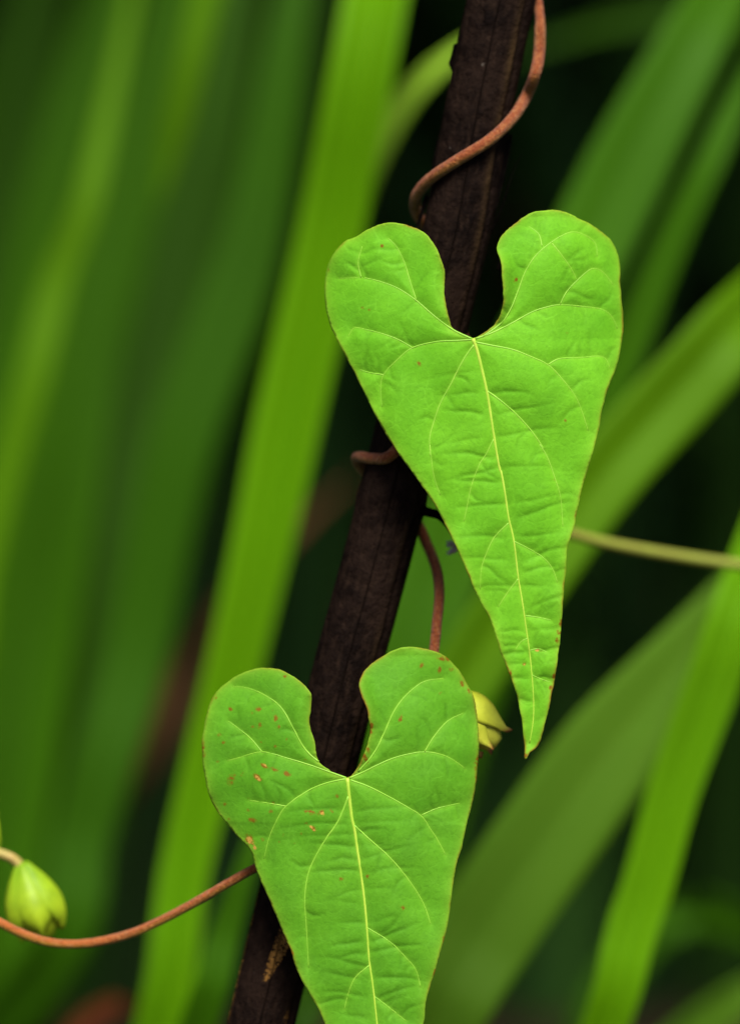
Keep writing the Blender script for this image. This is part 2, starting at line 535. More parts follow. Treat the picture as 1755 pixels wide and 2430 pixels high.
stem_px = [
    back(1262, -420), back(1225, -330), back(1180, -230), (1165, -150, POLE_D + .004), back(1230, -70),
    (1268, -20, POLE_D + .003), (1279, 30, POLE_D + .0005), (1281, 66, POLE_D - .0008), (1278, 132, POLE_D - .002),
    (1268, 178, POLE_D - .0035), front(1251, 222), front(1223, 270), front(1190, 307), front(1150, 340), front(1107, 366),
    front(1064, 393), (1025, 420, POLE_D - .004), (999, 446, POLE_D - .0015), (985, 472, POLE_D + .001), (990, 508, POLE_D + .004),
    back(1030, 570), back(1060, 680), back(1090, 775), (1106, 850, POLE_D + .002), front(1062, 905), front(1000, 985), front(930, 1078, .0004),
    (885, 1088, POLE_D - .0045), (856, 1084, POLE_D - .002), (846, 1090, POLE_D + .0015), (868, 1120, POLE_D + .005),
    back(930, 1175), (985, 1235, POLE_D + .0055), (1012, 1290, POLE_D + .004), (1035, 1350, POLE_D + .001), (1042, 1410, POLE_D - .002),
    (1036, 1480, POLE_D - .004), (1028, 1550, POLE_D - .005), (1006, 1640, POLE_D - .006), (960, 1750, POLE_D - .0075),
    (890, 1860, POLE_D - .0085), (800, 1945, POLE_D - .0085), (700, 2010, POLE_D - .008), (602, 2062, POLE_D - .007),
    (530, 2103, POLE_D - .006), (454, 2147, POLE_D - .004), (378, 2187, POLE_D - .002), (322, 2212, POLE_D - .001), (265, 2229, POLE_D),
    (208, 2239, POLE_D), (151, 2241, POLE_D), (95, 2232, POLE_D), (38, 2210, POLE_D), (0, 2190, POLE_D), (-80, 2150, POLE_D + .005), (-180, 2140, POLE_D + .01)]
stem_w = [tuple(W(*q)) for q in stem_px]
foot = Vector((-0.15, 0.06, 0.0))
e = Vector(stem_w[-1])
stem_w += [tuple(e.lerp(foot, .25) + Vector((-.03, 0, .01))), tuple(e.lerp(foot, .65) + Vector((-.035, 0, 0))), tuple(foot + Vector((0, 0, -.02)))]
vine = empty('heart_leaved_vine', foot, "red-stemmed twining vine with two heart-shaped green leaves and flower buds", "vine")
N_STEM = 900
sp = crom(np.array(stem_w), N_STEM)
srad = []
for i, p in enumerate(sp):
    px, py = to_px(p)
    w = 14.0
    if py < 60:
        w = 12.0
    if py > 1100:
        w = 14.0 - 3.0 * min(1, (py - 1100) / 900.0)
    srad.append(w * S * (1 + 0.05 * mnoise.noise(Vector((i * 0.05, 0, 0)))))
v, f, u, t = tube(sp, srad, 20, 0.05, 900)
build('stem', v, f, M['stem'], vine, attrs={"top_side": u, "along": t})

# ---- the two heart-shaped leaves
LEAF_A = [(1121,803),(1092,790),(1073,777),(1064,751),(1057,722),(1053,694),(1054,660),(1052,634),(1042,603),(1026,575),(1007,553),(983,539),(954,531),
    (926,527),(897,533),(869,546),(842,562),(821,571),(797,594),(780,622),(772,656),(770,689),(772,727),(780,760),(802,813),(830,865),(859,922),(888,980),
    (916,1032),(947,1078),(986,1133),(1028,1193),(1057,1247),(1086,1307),(1111,1365),(1135,1419),(1160,1465),(1177,1511),(1189,1552),(1206,1594),(1221,1635),
    (1231,1673),(1239,1714),(1243,1756),(1245,1800),(1256,1786),(1272,1774),(1283,1752),(1293,1714),(1306,1660),(1316,1606),(1324,1552),(1331,1490),(1335,1424),
    (1341,1361),(1345,1307),(1355,1270),(1364,1237),(1376,1179),(1388,1133),(1404,1080),(1419,1022),(1428,975),(1440,927),(1459,880),(1471,832),(1477,794),
    (1478,751),(1474,708),(1471,670),(1471,632),(1464,599),(1450,572),(1426,549),(1402,532),(1373,518),(1345,504),(1316,498),(1288,499),(1264,503),(1245,513),
    (1226,527),(1207,541),(1190,558),(1182,575),(1179,594),(1186,613),(1191,634),(1192,660),(1194,689),(1194,718),(1187,746),(1174,770),(1154,787),(1135,798)]
LEAF_B = [(824,1846),(798,1838),(774,1824),(758,1810),(750,1787),(745,1759),(738,1735),(734,1707),(738,1679),(738,1650),(727,1632),(709,1615),(685,1599),
    (662,1589),(633,1586),(605,1588),(577,1596),(549,1612),(521,1634),(502,1660),(490,1693),(482,1735),(479,1773),(482,1820),(488,1857),(499,1895),(521,1933),
    (544,1963),(568,1989),(588,2010),(600,2033),(608,2066),(624,2104),(643,2146),(662,2191),(680,2236),(692,2264),(706,2306),(727,2346),(747,2381),(760,2405),
    (772,2435),(800,2500),(830,2570),(862,2640),(890,2700),(908,2745),(922,2790),(938,2740),(950,2680),(966,2600),(985,2520),(1000,2450),(1006,2415),(1012,2375),
    (1021,2339),(1033,2301),(1052,2231),(1063,2189),(1071,2127),(1080,2066),(1094,2015),(1107,1958),(1121,1904),(1129,1857),(1134,1806),(1136,1763),(1133,1712),
    (1127,1665),(1113,1632),(1094,1599),(1066,1566),(1042,1550),(1014,1541),(981,1535),(953,1538),(925,1547),(901,1561),(875,1580),(859,1601),(852,1625),
    (857,1650),(868,1676),(875,1702),(879,1730),(874,1759),(865,1787),(850,1820),(835,1840)]
def z1(pts): return [(740 + x / 2.1, 470 + y / 2.1) for x, y in pts]
def z2(pts): return [(820 + x / 2.409, 1050 + y / 2.409) for x, y in pts]
def z3(pts): return [(450 + x / 2.127, 1500 + y / 2.127) for x, y in pts]
def z4(pts): return [(450 + x / 2.127, 1930 + y / 2.127) for x, y in pts]
MID_A = z1([(800,700),(820,750),(845,850),(870,960),(890,1080),(905,1180),(920,1270),(938,1370)]) + z2([(885,150),(910,290),(930,430),(960,560),(985,770),(1010,920),(1030,1060),(1050,1200),(1064,1340),(1073,1480),(1070,1600),(1050,1720)])
VEIN_A = [
    z1([(800,705),(720,710),(620,715),(500,745),(430,800),(355,880),(342,950),(348,1040)]),
    z1([(500,745),(430,705),(350,675),(270,655),(210,645),(180,690)]),
    z1([(355,880),(290,870),(240,855)]),
    z1([(800,703),(700,655),(600,580),(520,510),(430,450),(340,415),(245,395),(135,400)]),
    z1([(520,510),(490,420),(460,320),(420,240),(380,200)]),
    z1([(245,395),(230,320),(250,240)]),
    z1([(808,730),(770,780),(735,840),(690,930),(640,1020),(605,1120),(585,1200),(592,1300)]) + z2([(480,0),(490,100),(505,200),(540,300)]),
    z1([(815,700),(900,670),(1000,620),(1100,565),(1180,540),(1235,530),(1330,538),(1450,555),(1500,600),(1520,650)]),
    z1([(1235,530),(1265,470),(1320,410),(1395,350),(1450,370),(1500,430)]),
    z1([(850,690),(940,625),(990,550),(1030,450),(1060,370),(1110,290),(1190,220),(1280,170),(1340,175),(1410,220),(1420,290)]),
    z1([(1195,225),(1240,280),(1290,350),(1320,410)]),
    z1([(1145,240),(1130,180),(1080,140)]),
    z1([(815,718),(900,735),(1000,755),(1090,790),(1175,830),(1240,895),(1310,985),(1350,1080),(1375,1160)]),
    z1([(1175,830),(1230,800),(1330,795),(1450,790),(1485,850)]),
    z1([(870,960),(940,1010),(1020,1080),(1100,1170),(1160,1260)]) + z2([(1100,0),(1150,80),(1190,190),(1225,300),(1235,400),(1240,480)]),
    z1([(905,1200),(860,1290)]) + z2([(770,110),(720,240),(690,380),(675,450)]),
    z2([(930,460),(850,540),(805,630),(775,720),(768,840)]),
    z2([(960,565),(1050,610),(1130,660),(1180,720),(1210,800)]),
    z2([(985,780),(930,850),(870,940)]), z2([(1025,990),(1100,1000),(1170,1015)]), z2([(1040,1120),(1000,1140),(965,1190)]),
    z2([(1062,1330),(1120,1355),(1170,1370)]), z2([(1050,1190),(1100,1180),(1150,1200)])]
MID_B = z3([(795,738),(805,830),(820,960)]) + z4([(828,60),(845,180),(860,280),(880,430),(893,570),(905,740),(925,880),(945,1064)]) + [(905,2520),(915,2620),(920,2730)]
VEIN_B = [
    z3([(790,738),(700,705),(600,670),(500,640),(365,605),(250,635),(190,650)]),
    z3([(365,605),(310,540),(250,490),(195,450)]),
    z3([(740,715),(650,655),(580,590),(530,500),(465,385),(390,325),(300,285),(220,275)]),
    z3([(790,742),(700,760),(600,800),(485,880),(440,950),(400,1040)]) + z4([(375,230)]),
    z3([(485,880),(400,865),(300,850)]),
    z3([(800,830),(770,910),(735,980)]) + z4([(700,110),(640,210),(598,305),(580,430),(588,570),(600,780)]),
    z3([(805,738),(870,710),(950,670),(1050,630),(1185,605),(1300,630),(1390,690)]),
    z3([(1185,605),(1230,530),(1300,450),(1380,410)]),
    z3([(850,705),(930,610),(985,500),(1030,400),(1090,320),(1180,250),(1280,235)]),
    z3([(810,748),(900,780),(1000,830),(1090,880),(1170,930),(1210,990),(1250,1050)]) + z4([(1290,210)]),
    z3([(1170,925),(1250,890),(1360,865)]),
    z3([(828,975),(910,1050)]) + z4([(1000,215),(1075,300),(1140,390),(1185,470),(1215,560)]),
    z4([(897,580),(1010,650),(1090,730),(1140,790),(1165,880)]),
    z4([(905,770),(835,830),(800,910),(780,990)]),
    z4([(930,925),(1010,985),(1090,1050)])]

def seg_dist(P, poly):
    """Distance of every point to a polyline, and how far along it the nearest place is."""
    best = np.full(len(P), 1e9); at = np.zeros(len(P))
    poly = np.asarray(poly, dtype=float)
    for i in range(len(poly) - 1):
        a, b = poly[i], poly[i + 1]
        ab = b - a
        t = np.clip(((P - a) @ ab) / (ab @ ab + 1e-9), 0, 1)
        d = np.linalg.norm(P - (a + t[:, None] * ab), axis=1)
        m = d < best
        best[m] = d[m]; at[m] = (i + t[m]) / (len(poly) - 1)
    return best, at

def inside(P, poly):
    poly = np.asarray(poly); r = np.zeros(len(P), dtype=bool)
    n = len(poly)
    for i in range(n):
        x0, y0 = poly[i]; x1, y1 = poly[(i + 1) % n]
        c = ((y0 > P[:, 1]) != (y1 > P[:, 1]))
        xx = (x1 - x0) * (P[:, 1] - y0) / (y1 - y0 + 1e-12) + x0
        r ^= c & (P[:, 0] < xx)
    return r

def make_creases(mid, veins, outline, seed):
    """Small cross veins: wavy lines from the midrib and from the side veins to the next vein or the margin."""
    rg = random.Random(seed)
    m = crom(np.array(mid), 60)
    out = []
    i = 5
    while i < 57:
        p = m[i]
        for sgn in (-1, 1):
            if rg.random() < 0.12:
                continue
            L = rg.uniform(90, 210) * (1 - 0.55 * i / 60)
            start = rg.uniform(0, 25)
            slope = rg.uniform(-0.28, 0.18) + (0.12 if sgn < 0 else -0.12)
            ph = rg.uniform(0, 6)
            pts = []
            for k in range(9):
                s = k / 8
                x = p[0] + sgn * (start + L * s)
                y = p[1] + L * s * slope + 2.6 * math.sin(ph + s * 4.5) + 1.2 * math.sin(ph * 3 + s * 11) - 16 * s * (1 - s)
                pts.append((x, y))
            out.append((pts, rg.uniform(0.35, 1.0)))
        i += rg.choice([2, 3, 3])
    for vn in veins:
        q = crom(np.array(vn), 24)
        for j in range(4, 22, 3):
            if rg.random() < 0.35:
                continue
            tdir = q[min(j + 1, 23)] - q[j - 1]; tdir /= np.linalg.norm(tdir)
            nd = np.array([-tdir[1], tdir[0]]) * rg.choice([-1, 1])
            L = rg.uniform(35, 85); ph = rg.uniform(0, 6)
            out.append(([tuple(q[j] + nd * L * s / 6 + tdir * (5 * math.sin(ph + s) + L * 0.06 * s) + np.array([0, -1.0]) * s) for s in range(7)], rg.uniform(0.35, 0.8)))
    return out

def make_leaf(name, outline, mid, veins, base_xy, dbase, tilt_x, tilt_y, mats, spots, scars, seed, label, inner, rot_d=0.0, dens=3.6):
    out = crom(np.array(outline + [outline[0]]), 1200)[:-1]
    # uneven margin, the size of the real nicks and hairs
    nr = np.array([mnoise.noise(Vector((p[0] * .03, p[1] * .03, seed))) * 1.6 + mnoise.noise(Vector((p[0] * .12, p[1] * .12, seed))) * 0.9 for p in out])
    tg = np.roll(out, -1, axis=0) - np.roll(out, 1, axis=0); tg /= np.linalg.norm(tg, axis=1)[:, None]
    out = out + np.stack([tg[:, 1], -tg[:, 0]], axis=1) * nr[:, None]
    xs = np.arange(out[:, 0].min(), out[:, 0].max(), dens)
    ys = np.arange(out[:, 1].min(), out[:, 1].max(), dens * 0.87)
    X, Y = np.meshgrid(xs, ys)
    X = X + (np.arange(len(ys)) % 2)[:, None] * dens * 0.5
    P = np.stack([X.ravel(), Y.ravel()], axis=1)
    P = P[inside(P, out)]
    ed, _ = seg_dist(P, np.vstack([out[::3], out[:1]]))
    P = P[ed > dens * 0.7]
    nb = len(out)
    allp = np.vstack([out, P])
    res = delaunay_2d_cdt([Vector((float(x), float(y))) for x, y in allp], [(i, (i + 1) % nb) for i in range(nb)], [], 1, 1e-4)
    Q = np.array([tuple(p) for p in res[0]])
    faces = [tuple(f) for f in res[2]]
    edge, _ = seg_dist(Q, np.vstack([out[::2], out[:1]]))
    dm, am = seg_dist(Q, crom(np.array(mid), 40))
    dv = np.full(len(Q), 1e9)
    vc = [crom(np.array(q), 24) for q in veins]
    for q in vc:
        d, a = seg_dist(Q, q)
        dv = np.minimum(dv, d + 3.0 * a)
    creases = make_creases(mid, veins, outline, seed)
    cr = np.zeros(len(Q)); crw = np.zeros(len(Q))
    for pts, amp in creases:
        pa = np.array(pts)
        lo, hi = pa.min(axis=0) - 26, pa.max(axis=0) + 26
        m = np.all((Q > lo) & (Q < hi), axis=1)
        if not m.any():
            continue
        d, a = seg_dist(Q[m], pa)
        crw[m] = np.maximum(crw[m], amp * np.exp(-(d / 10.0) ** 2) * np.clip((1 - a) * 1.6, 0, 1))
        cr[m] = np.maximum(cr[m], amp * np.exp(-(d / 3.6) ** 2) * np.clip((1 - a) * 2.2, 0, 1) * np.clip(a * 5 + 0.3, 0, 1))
    bx, by = base_xy
    sgn = np.sign(Q[:, 0] - np.interp(Q[:, 1], [p[1] for p in mid], [p[0] for p in mid]))
    lat = np.abs(Q[:, 0] - np.interp(Q[:, 1], [p[1] for p in mid], [p[0] for p in mid]))
    dmv = np.minimum(dm, dv)
    nz = np.array([mnoise.noise(Vector((p[0] * .006, p[1] * .006, seed * 3.1))) for p in Q])
    nz2 = np.array([mnoise.noise(Vector((p[0] * .02, p[1] * .02, seed * 1.7))) for p in Q])
    h = np.zeros(len(Q))                                   # height towards the viewer, in metres
    h += 0.0008 * (1 - np.exp(-dm / 60.0)) - 0.0000105 * lat          # folded a little up beside the midrib
    h -= 0.0042 * np.clip((lat - 150) / 220, 0, 1.3) ** 2              # side margins fall back
    lobe = np.clip((by - Q[:, 1]) / 290, 0, 1)
    h -= 0.0028 * lobe ** 2
    h += 0.00060 * (1 - np.exp(-dmv / 26.0))                         # quilted between the veins
    h -= 0.00011 * cr + 0.00013 * crw
    h += 0.0013 * nz * np.clip(dm / 120, 0, 1) + 0.00010 * nz2
    h += 0.0004 * np.exp(-edge / 20) * nz2
    for pts, amp, wid in inner:                                       # the edges of the notch curl
        d, a = seg_dist(Q, pts)
        h += amp * np.exp(-(d / wid) ** 2) * np.sin(np.pi * np.clip(a, 0, 1)) ** 0.8
    dd = dbase + tilt_x * (Q[:, 0] - bx) * S + tilt_y * (Q[:, 1] - by) * S - h
    spot = np.zeros(len(Q)); scar = np.zeros(len(Q))
    for (x, y, rx, ry, ang, amp) in spots:
        c, s = math.cos(ang), math.sin(ang)
        u = ((Q[:, 0] - x) * c + (Q[:, 1] - y) * s) / rx; w = (-(Q[:, 0] - x) * s + (Q[:, 1] - y) * c) / ry
        spot = np.maximum(spot, amp * np.exp(-(u * u + w * w)))
    for (x, y, rx, ry, ang, amp) in scars:
        c, s = math.cos(ang), math.sin(ang)
        u = ((Q[:, 0] - x) * c + (Q[:, 1] - y) * s) / rx; w = (-(Q[:, 0] - x) * s + (Q[:, 1] - y) * c) / ry
        scar = np.maximum(scar, amp * np.exp(-(u * u + w * w)))
    rim_amp = np.array([0.55 + 0.8 * mnoise.noise(Vector((p[0] * .011, p[1] * .011, seed + 9))) for p in Q])
    rim = np.clip(np.exp(-(edge / 3.4) ** 2) * np.clip(rim_amp, 0.18, 1), 0, 1)
    V = W_np(Q[:, 0], Q[:, 1], dd)
    fl = []
    for fc in faces:                                                   # faces look at the camera
        a, b, c = V[fc[0]], V[fc[1]], V[fc[2]]
        fl.append(fc if np.dot(np.cross(b - a, c - a), np.array(FWD)) < 0 else fc[::-1])
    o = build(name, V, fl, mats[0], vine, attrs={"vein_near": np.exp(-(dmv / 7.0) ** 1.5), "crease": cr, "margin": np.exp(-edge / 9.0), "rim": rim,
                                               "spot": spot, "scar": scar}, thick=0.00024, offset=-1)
    o["label"] = label
    # veins: real ribs half sunk in the blade
    def height_at(xy):
        k = np.argsort(np.sum((Q - xy) ** 2, axis=1))[:4]
        wgt = 1 / (np.linalg.norm(Q[k] - xy, axis=1) + 0.3)
        return float(np.sum(dd[k] * wgt) / wgt.sum())
    def rib(nm, poly, r0, r1, mat, sink=0.5):
        n = max(10, int(len(poly) * 6))
        q = crom(np.array(poly), n)
        q = q[inside(q, out)]
        n = len(q)
        if n < 4:
            return
        path = np.array([tuple(W(p[0], p[1], height_at(p) + sink * (r0 + (r1 - r0) * i / n) * S)) for i, p in enumerate(q)])
        sm = path.copy()
        for _ in range(2):
            sm[1:-1] = (sm[:-2] + 2 * sm[1:-1] + sm[2:]) / 4
        rad = [(r0 + (r1 - r0) * (i / (n - 1)) ** 0.7) * S for i in range(n)]
        vv, ff, uu, tt = tube(sm, rad, 8)
        build(nm, vv, ff, mat, o)
    rib('midrib', mid, 5.6, 1.2, mats[2])
    for q in veins:
        ln = np.sum(np.linalg.norm(np.diff(np.array(q), axis=0), axis=1))
        rib('vein', q, 2.9 if ln > 220 else 1.9, 0.7, mats[1], 0.45)
    return o, height_at

inner_a = [([(1064,751),(1053,694),(1054,650),(1042,603)], -0.0010, 20), ([(1179,594),(1192,640),(1194,718),(1176,768)], 0.0016, 20)]
spots_a = [(1331,1478,5,9,.2,.9), (1325,1500,5,6,.1,.9), (1321,1520,4,6,0,.9), (1276,1542,9,4,.3,.8), (1243,1575,4,5,0,.8), (1210,1598,4,8,.3,.9),
           (1314,1605,4,6,.2,.9), (1306,1632,4,6,.2,.7), (1226,1652,4,8,.3,.8), (1246,1795,5,8,0,1.0), (906,583,4,4,0,.7), (860,730,5,4,.4,.5), (994,862,5,8,-.6,.5),
           (1346,788,4,4,0,.5), (780,642,3,6,0,.8), (1418,1022,4,5,0,.7), (1341,998,4,4,0,.5), (1312,1139,4,4,0,.6), (875,735,4,3,0,.5), (1225,663,8,10,.5,.5)]
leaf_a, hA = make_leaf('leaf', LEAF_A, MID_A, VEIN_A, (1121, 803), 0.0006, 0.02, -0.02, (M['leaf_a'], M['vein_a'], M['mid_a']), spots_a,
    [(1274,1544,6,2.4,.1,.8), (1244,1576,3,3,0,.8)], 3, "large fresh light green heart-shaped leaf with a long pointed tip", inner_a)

rs = random.Random(5)
spots_b = [(1052,1563,14,5,.2,1), (1042,1590,4,8,.1,.9), (1070,1588,5,5,0,.7), (1096,1625,5,10,-.4,.8), (1110,1640,4,8,-.4,.7), (950,1706,5,10,.2,.7), (1045,1645,4,5,0,.5),
           (880,1730,5,18,.1,.9), (870,1770,5,16,-.3,.8), (866,1800,5,14,-.4,.8), (480,1770,5,12,0,1), (482,1788,5,8,0,1), (1130,1815,5,20,.1,.9), (1132,1850,4,14,.1,.8),
           (615,1684,9,6,.2,.7), (546,1683,6,4,.4,.7), (653,1705,6,8,.3,.7), (660,1725,5,6,0,.6), (617,1720,5,6,0,.5), (520,1745,5,5,0,.6), (653,1772,4,5,0,.6), (680,1755,5,4,0,.5),
           (627,1818,9,4,.6,.9), (650,1826,10,4,.3,.8), (680,1836,10,6,.4,.7), (549,1848,8,16,.3,.7), (575,1837,6,6,0,.5), (612,1846,12,6,.7,.8), (735,1928,12,5,.2,.9), (762,1930,6,8,1.2,.9),
           (788,1923,5,6,0,.7), (740,1965,12,5,.6,.9), (599,1946,10,6,.3,.7), (642,1927,6,5,0,.6), (809,2086,6,5,0,.7), (872,2081,6,5,0,.6), (955,2155,10,6,.5,.5), (800,1890,5,5,0,.6),
           (592,1995,9,14,-.5,.9), (622,1992,5,5,0,.6), (675,1605,6,4,0,.6), (1053,2230,4,9,0,.8), (1032,2308,4,10,.2,.8), (692,2262,4,8,-.3,.8), (700,2000,5,4,0,.4), (1000,1580,5,8,.3,.5)]
for k in range(26):
    spots_b.append((rs.uniform(510, 730), rs.uniform(1640, 2000), rs.uniform(2, 5), rs.uniform(2, 5), rs.uniform(0, 3), rs.uniform(.35, .6)))
inner_b = [([(750,1787),(738,1735),(735,1690),(738,1650)], -0.0010, 20), ([(859,1601),(853,1625),(868,1676),(879,1730)], 0.0014, 22)]
scars_b = [(764,1930,4,9,-.35,1), (741,1966,9,3.2,.75,.9), (612,1847,8,3.5,.8,1), (594,1996,7,11,-.7,1.0), (628,1816,7,2.2,.8,.7), (604,2012,4,6,-.6,.8)]
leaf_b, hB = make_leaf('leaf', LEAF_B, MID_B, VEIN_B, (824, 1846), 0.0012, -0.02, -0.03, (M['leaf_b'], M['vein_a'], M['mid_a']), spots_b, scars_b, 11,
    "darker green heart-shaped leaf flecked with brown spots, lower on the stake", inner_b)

# leaf stalks run behind the blades to the stem
strand('petiole', [(1122, 812, hA(np.array((1121, 806))) + .0016), (1124, 830, .0035), (1110, 900, .0045), (1060, 960, .005), (1015, 985, front(1000, 985)[2])], 11 * S, M['petiole'], vine, 12, 1.0, 30)
strand('petiole', [(825, 1856, hB(np.array((824, 1850))) + .0016), (832, 1870, .0042), (850, 1890, .006), (868, 1885, .0085)], 10 * S, M['petiole'], vine, 12, 1.0, 24)
# a flower stalk springs from the stem behind the upper leaf and runs out towards the reeds
strand('flower_stalk', [(1062, 905, front(1062, 905)[2] + .001), (1120, 1030, .022), (1200, 1170, .042), (1290, 1245, .053), (1360, 1268, .057), (1450, 1291, .060), (1600, 1318, .064), (1755, 1340, .067), (1900, 1350, .07), (2050, 1330, .075)],
       14 * S, M['peduncle'], vine, 12, 0.95, 60)

# ---- buds
def bud(base, tip, R, mat, d0, pedicel, label, n_sep=5, flare=0.25, seed=1, pts_tip=0.35, skew=0.72):
    """A closed bud: a pointed core wrapped in five overlapping sepals with their own tips, on its stalk."""
    rg = random.Random(int(seed * 10))
    b, tpt = W(*base), W(*tip)
    ax = (tpt - b); L = ax.length; ax.normalize()
    e1 = ax.cross(FWD).normalized(); e2 = ax.cross(e1).normalized()
    prof = lambda s: R * (math.sin(math.pi * min(1, s * 0.90 + 0.03) ** skew) ** 0.75)
    v, f = [], []
    n, seg = 18, 20
    for i in range(n):
        s = i / (n - 1)
        r = prof(s) * 0.93 + 0.0001
        for k in range(seg):
            a = 2 * math.pi * k / seg
            v.append(tuple(b + ax * (L * 0.97 * s) + (e1 * math.cos(a) + e2 * math.sin(a)) * r))
    for i in range(n - 1):
        for k in range(seg):
            f.append((i * seg + k, i * seg + (k + 1) % seg, (i + 1) * seg + (k + 1) % seg, (i + 1) * seg + k))
    f.append(tuple(range(seg))[::-1]); f.append(tuple((n - 1) * seg + k for k in range(seg)))
    o = build('flower_bud', np.array(v), f, mat, vine, attrs={"along": [0.4 + 0.6 * (i // seg) / n for i in range(len(v))], "tip": [0] * len(v)})
    o["label"] = label
    for q in range(n_sep):
        a0 = 2 * math.pi * (q + 0.15 * rg.uniform(-1, 1)) / n_sep + seed
        Ls = L * (rg.uniform(0.82, 1.12) if pts_tip else rg.uniform(0.90, 0.94))
        off = 0.00022 + 0.00022 * (q % 2)
        v, f, al, tp = [], [], [], []
        n, m = 20, 11
        for i in range(n):
            s = i / (n - 1)
            wid = 0.98 * math.sin(math.pi * min(1.0, 0.12 + 0.88 * s) ** 0.8) ** 0.6 * (1 - s ** (6 if pts_tip else 16)) + 0.03
            ss = min(1, s * Ls / L)
            r = prof(min(ss, 0.9)) + off + flare * R * max(0, s - 0.72) * 1.2
            for k in range(m):
                u = (k / (m - 1)) * 2 - 1
                a = a0 + u * wid
                rr = r + 0.0005 * (1 - abs(u)) ** 1.5 * (0.4 + s) - 0.0002 * abs(u)
                v.append(tuple(b + ax * (Ls * s * (1 - 0.05 * abs(u) * s)) + (e1 * math.cos(a) + e2 * math.sin(a)) * rr))
                al.append(min(1, 0.15 + s * 0.9 - 0.3 * abs(u)))
                tp.append(min(1, max(0, (s - 0.86) / 0.14)) * pts_tip * 2)
        for i in range(n - 1):
            for k in range(m - 1):
                f.append((i * m + k, i * m + k + 1, (i + 1) * m + k + 1, (i + 1) * m + k))
        build('sepal', np.array(v), f, mat, o, attrs={"along": al, "tip": tp}, thick=0.00025)
    strand('bud_stalk', pedicel, 11 * S, M['pedicel'], vine, 12, 1.15, 30)
    return o
bd = POLE_D + 0.012
bud((50, 2048, bd), (106, 2236, bd + .001), 64 * S, M['sepal'], bd,
    [(-180, 2140, POLE_D + .01), (-160, 2060, POLE_D + .011), (-90, 2020, bd), (-20, 2022, bd), (22, 2034, bd), (44, 2050, bd), (56, 2070, bd)],
    "plump green bud hanging above the red stem", flare=0.0, seed=2.65, pts_tip=0.0, skew=1.18)
bud((-75, 2080, bd + .004), (-38, 1910, bd + .002), 56 * S, M['sepal'], bd,
    [(-180, 2140, POLE_D + .01), (-150, 2130, POLE_D + .013), (-105, 2120, bd + .004), (-75, 2080, bd + .004)],
    "pale bud beside the hanging green bud", flare=0.0, seed=4, pts_tip=0.1)
bud((1058, 1672, .0125), (1184, 1768, .0125), 64 * S, M['sepal_y'], .0105,
    [(1004, 1645, POLE_D - .006), (1025, 1652, .0118), (1045, 1662, .0125), (1065, 1678, .0125)],
    "small yellow bud with spiky reddish tips behind the spotted leaf", flare=0.35, seed=3, pts_tip=0.5)

# ------------------------------------------------------------------ reeds behind
def reed_blade(parent, pts, hw, key, base=None, fold=0.32, roll=0.0, tip=True, label=None, n=70, name='blade', thick=0.0004):
    """pts: (px, py, depth) from the bottom upwards; hw: half widths in pixels of the same places; base: where it leaves the ground."""
    P = [tuple(W(*p)) + (h * S * (DIST + p[2]) / DIST,) for p, h in zip(pts, hw)]
    if base is not None:
        b = Vector(base); q = Vector(P[0][:3]); up_ = (q - Vector(P[1][:3])).normalized()
        m1 = q + up_ * (q - b).length * 0.33
        m1 = m1.lerp(b + Vector((0, 0, (q - b).length * 0.5)), 0.35)
        P = [tuple(b + Vector((0, 0, -.01))) + (P[0][3] * 0.45,), tuple(m1) + (P[0][3] * 0.85,)] + P
    C = crom(np.array(P), n)
    pos, half = C[:, :3], C[:, 3].copy()
    if tip:
        s = np.linspace(0, 1, n)
        half *= np.clip((1 - s) / 0.22, 0, 1) ** 0.7 * 0.98 + 0.02
    tang = np.gradient(pos, axis=0); tang /= np.linalg.norm(tang, axis=1)[:, None]
    cs = np.array([-1, -.72, -.42, -.14, 0, .14, .42, .72, 1.0])
    V, uv = [], []
    L = np.concatenate([[0], np.cumsum(np.linalg.norm(np.diff(pos, axis=0), axis=1))])
    for i in range(n):
        view = np.array(FWD)
        wv = np.cross(view, tang[i]); wv /= np.linalg.norm(wv)
        if wv[0] < 0:
            wv = -wv
        nv = np.cross(wv, tang[i]); nv /= np.linalg.norm(nv)
        if np.dot(nv, view) > 0:
            nv = -nv
        rl = roll + 0.15 * math.sin(i * 0.07 + pts[0][0])
        w2 = wv * math.cos(rl) + nv * math.sin(rl); n2 = nv * math.cos(rl) - wv * math.sin(rl)
        for c in cs:
            hgt = -fold * half[i] * (1 - abs(c)) ** 1.2
            V.append(pos[i] + w2 * c * half[i] + n2 * hgt)
            uv.append((c * 0.5 + 0.5 + pts[0][0] * 0.37, L[i] * 8))
    m = len(cs)
    F = [(i * m + k, i * m + k + 1, (i + 1) * m + k + 1, (i + 1) * m + k) for i in range(n - 1) for k in range(m - 1)]
    o = build(name, np.array(V), F, BL[key], parent, uv=uv, thick=thick)
    if label:
        o["label"] = label
    return o

def clump(loc, label):
    return empty('reed_clump', loc, label, "reed plant")

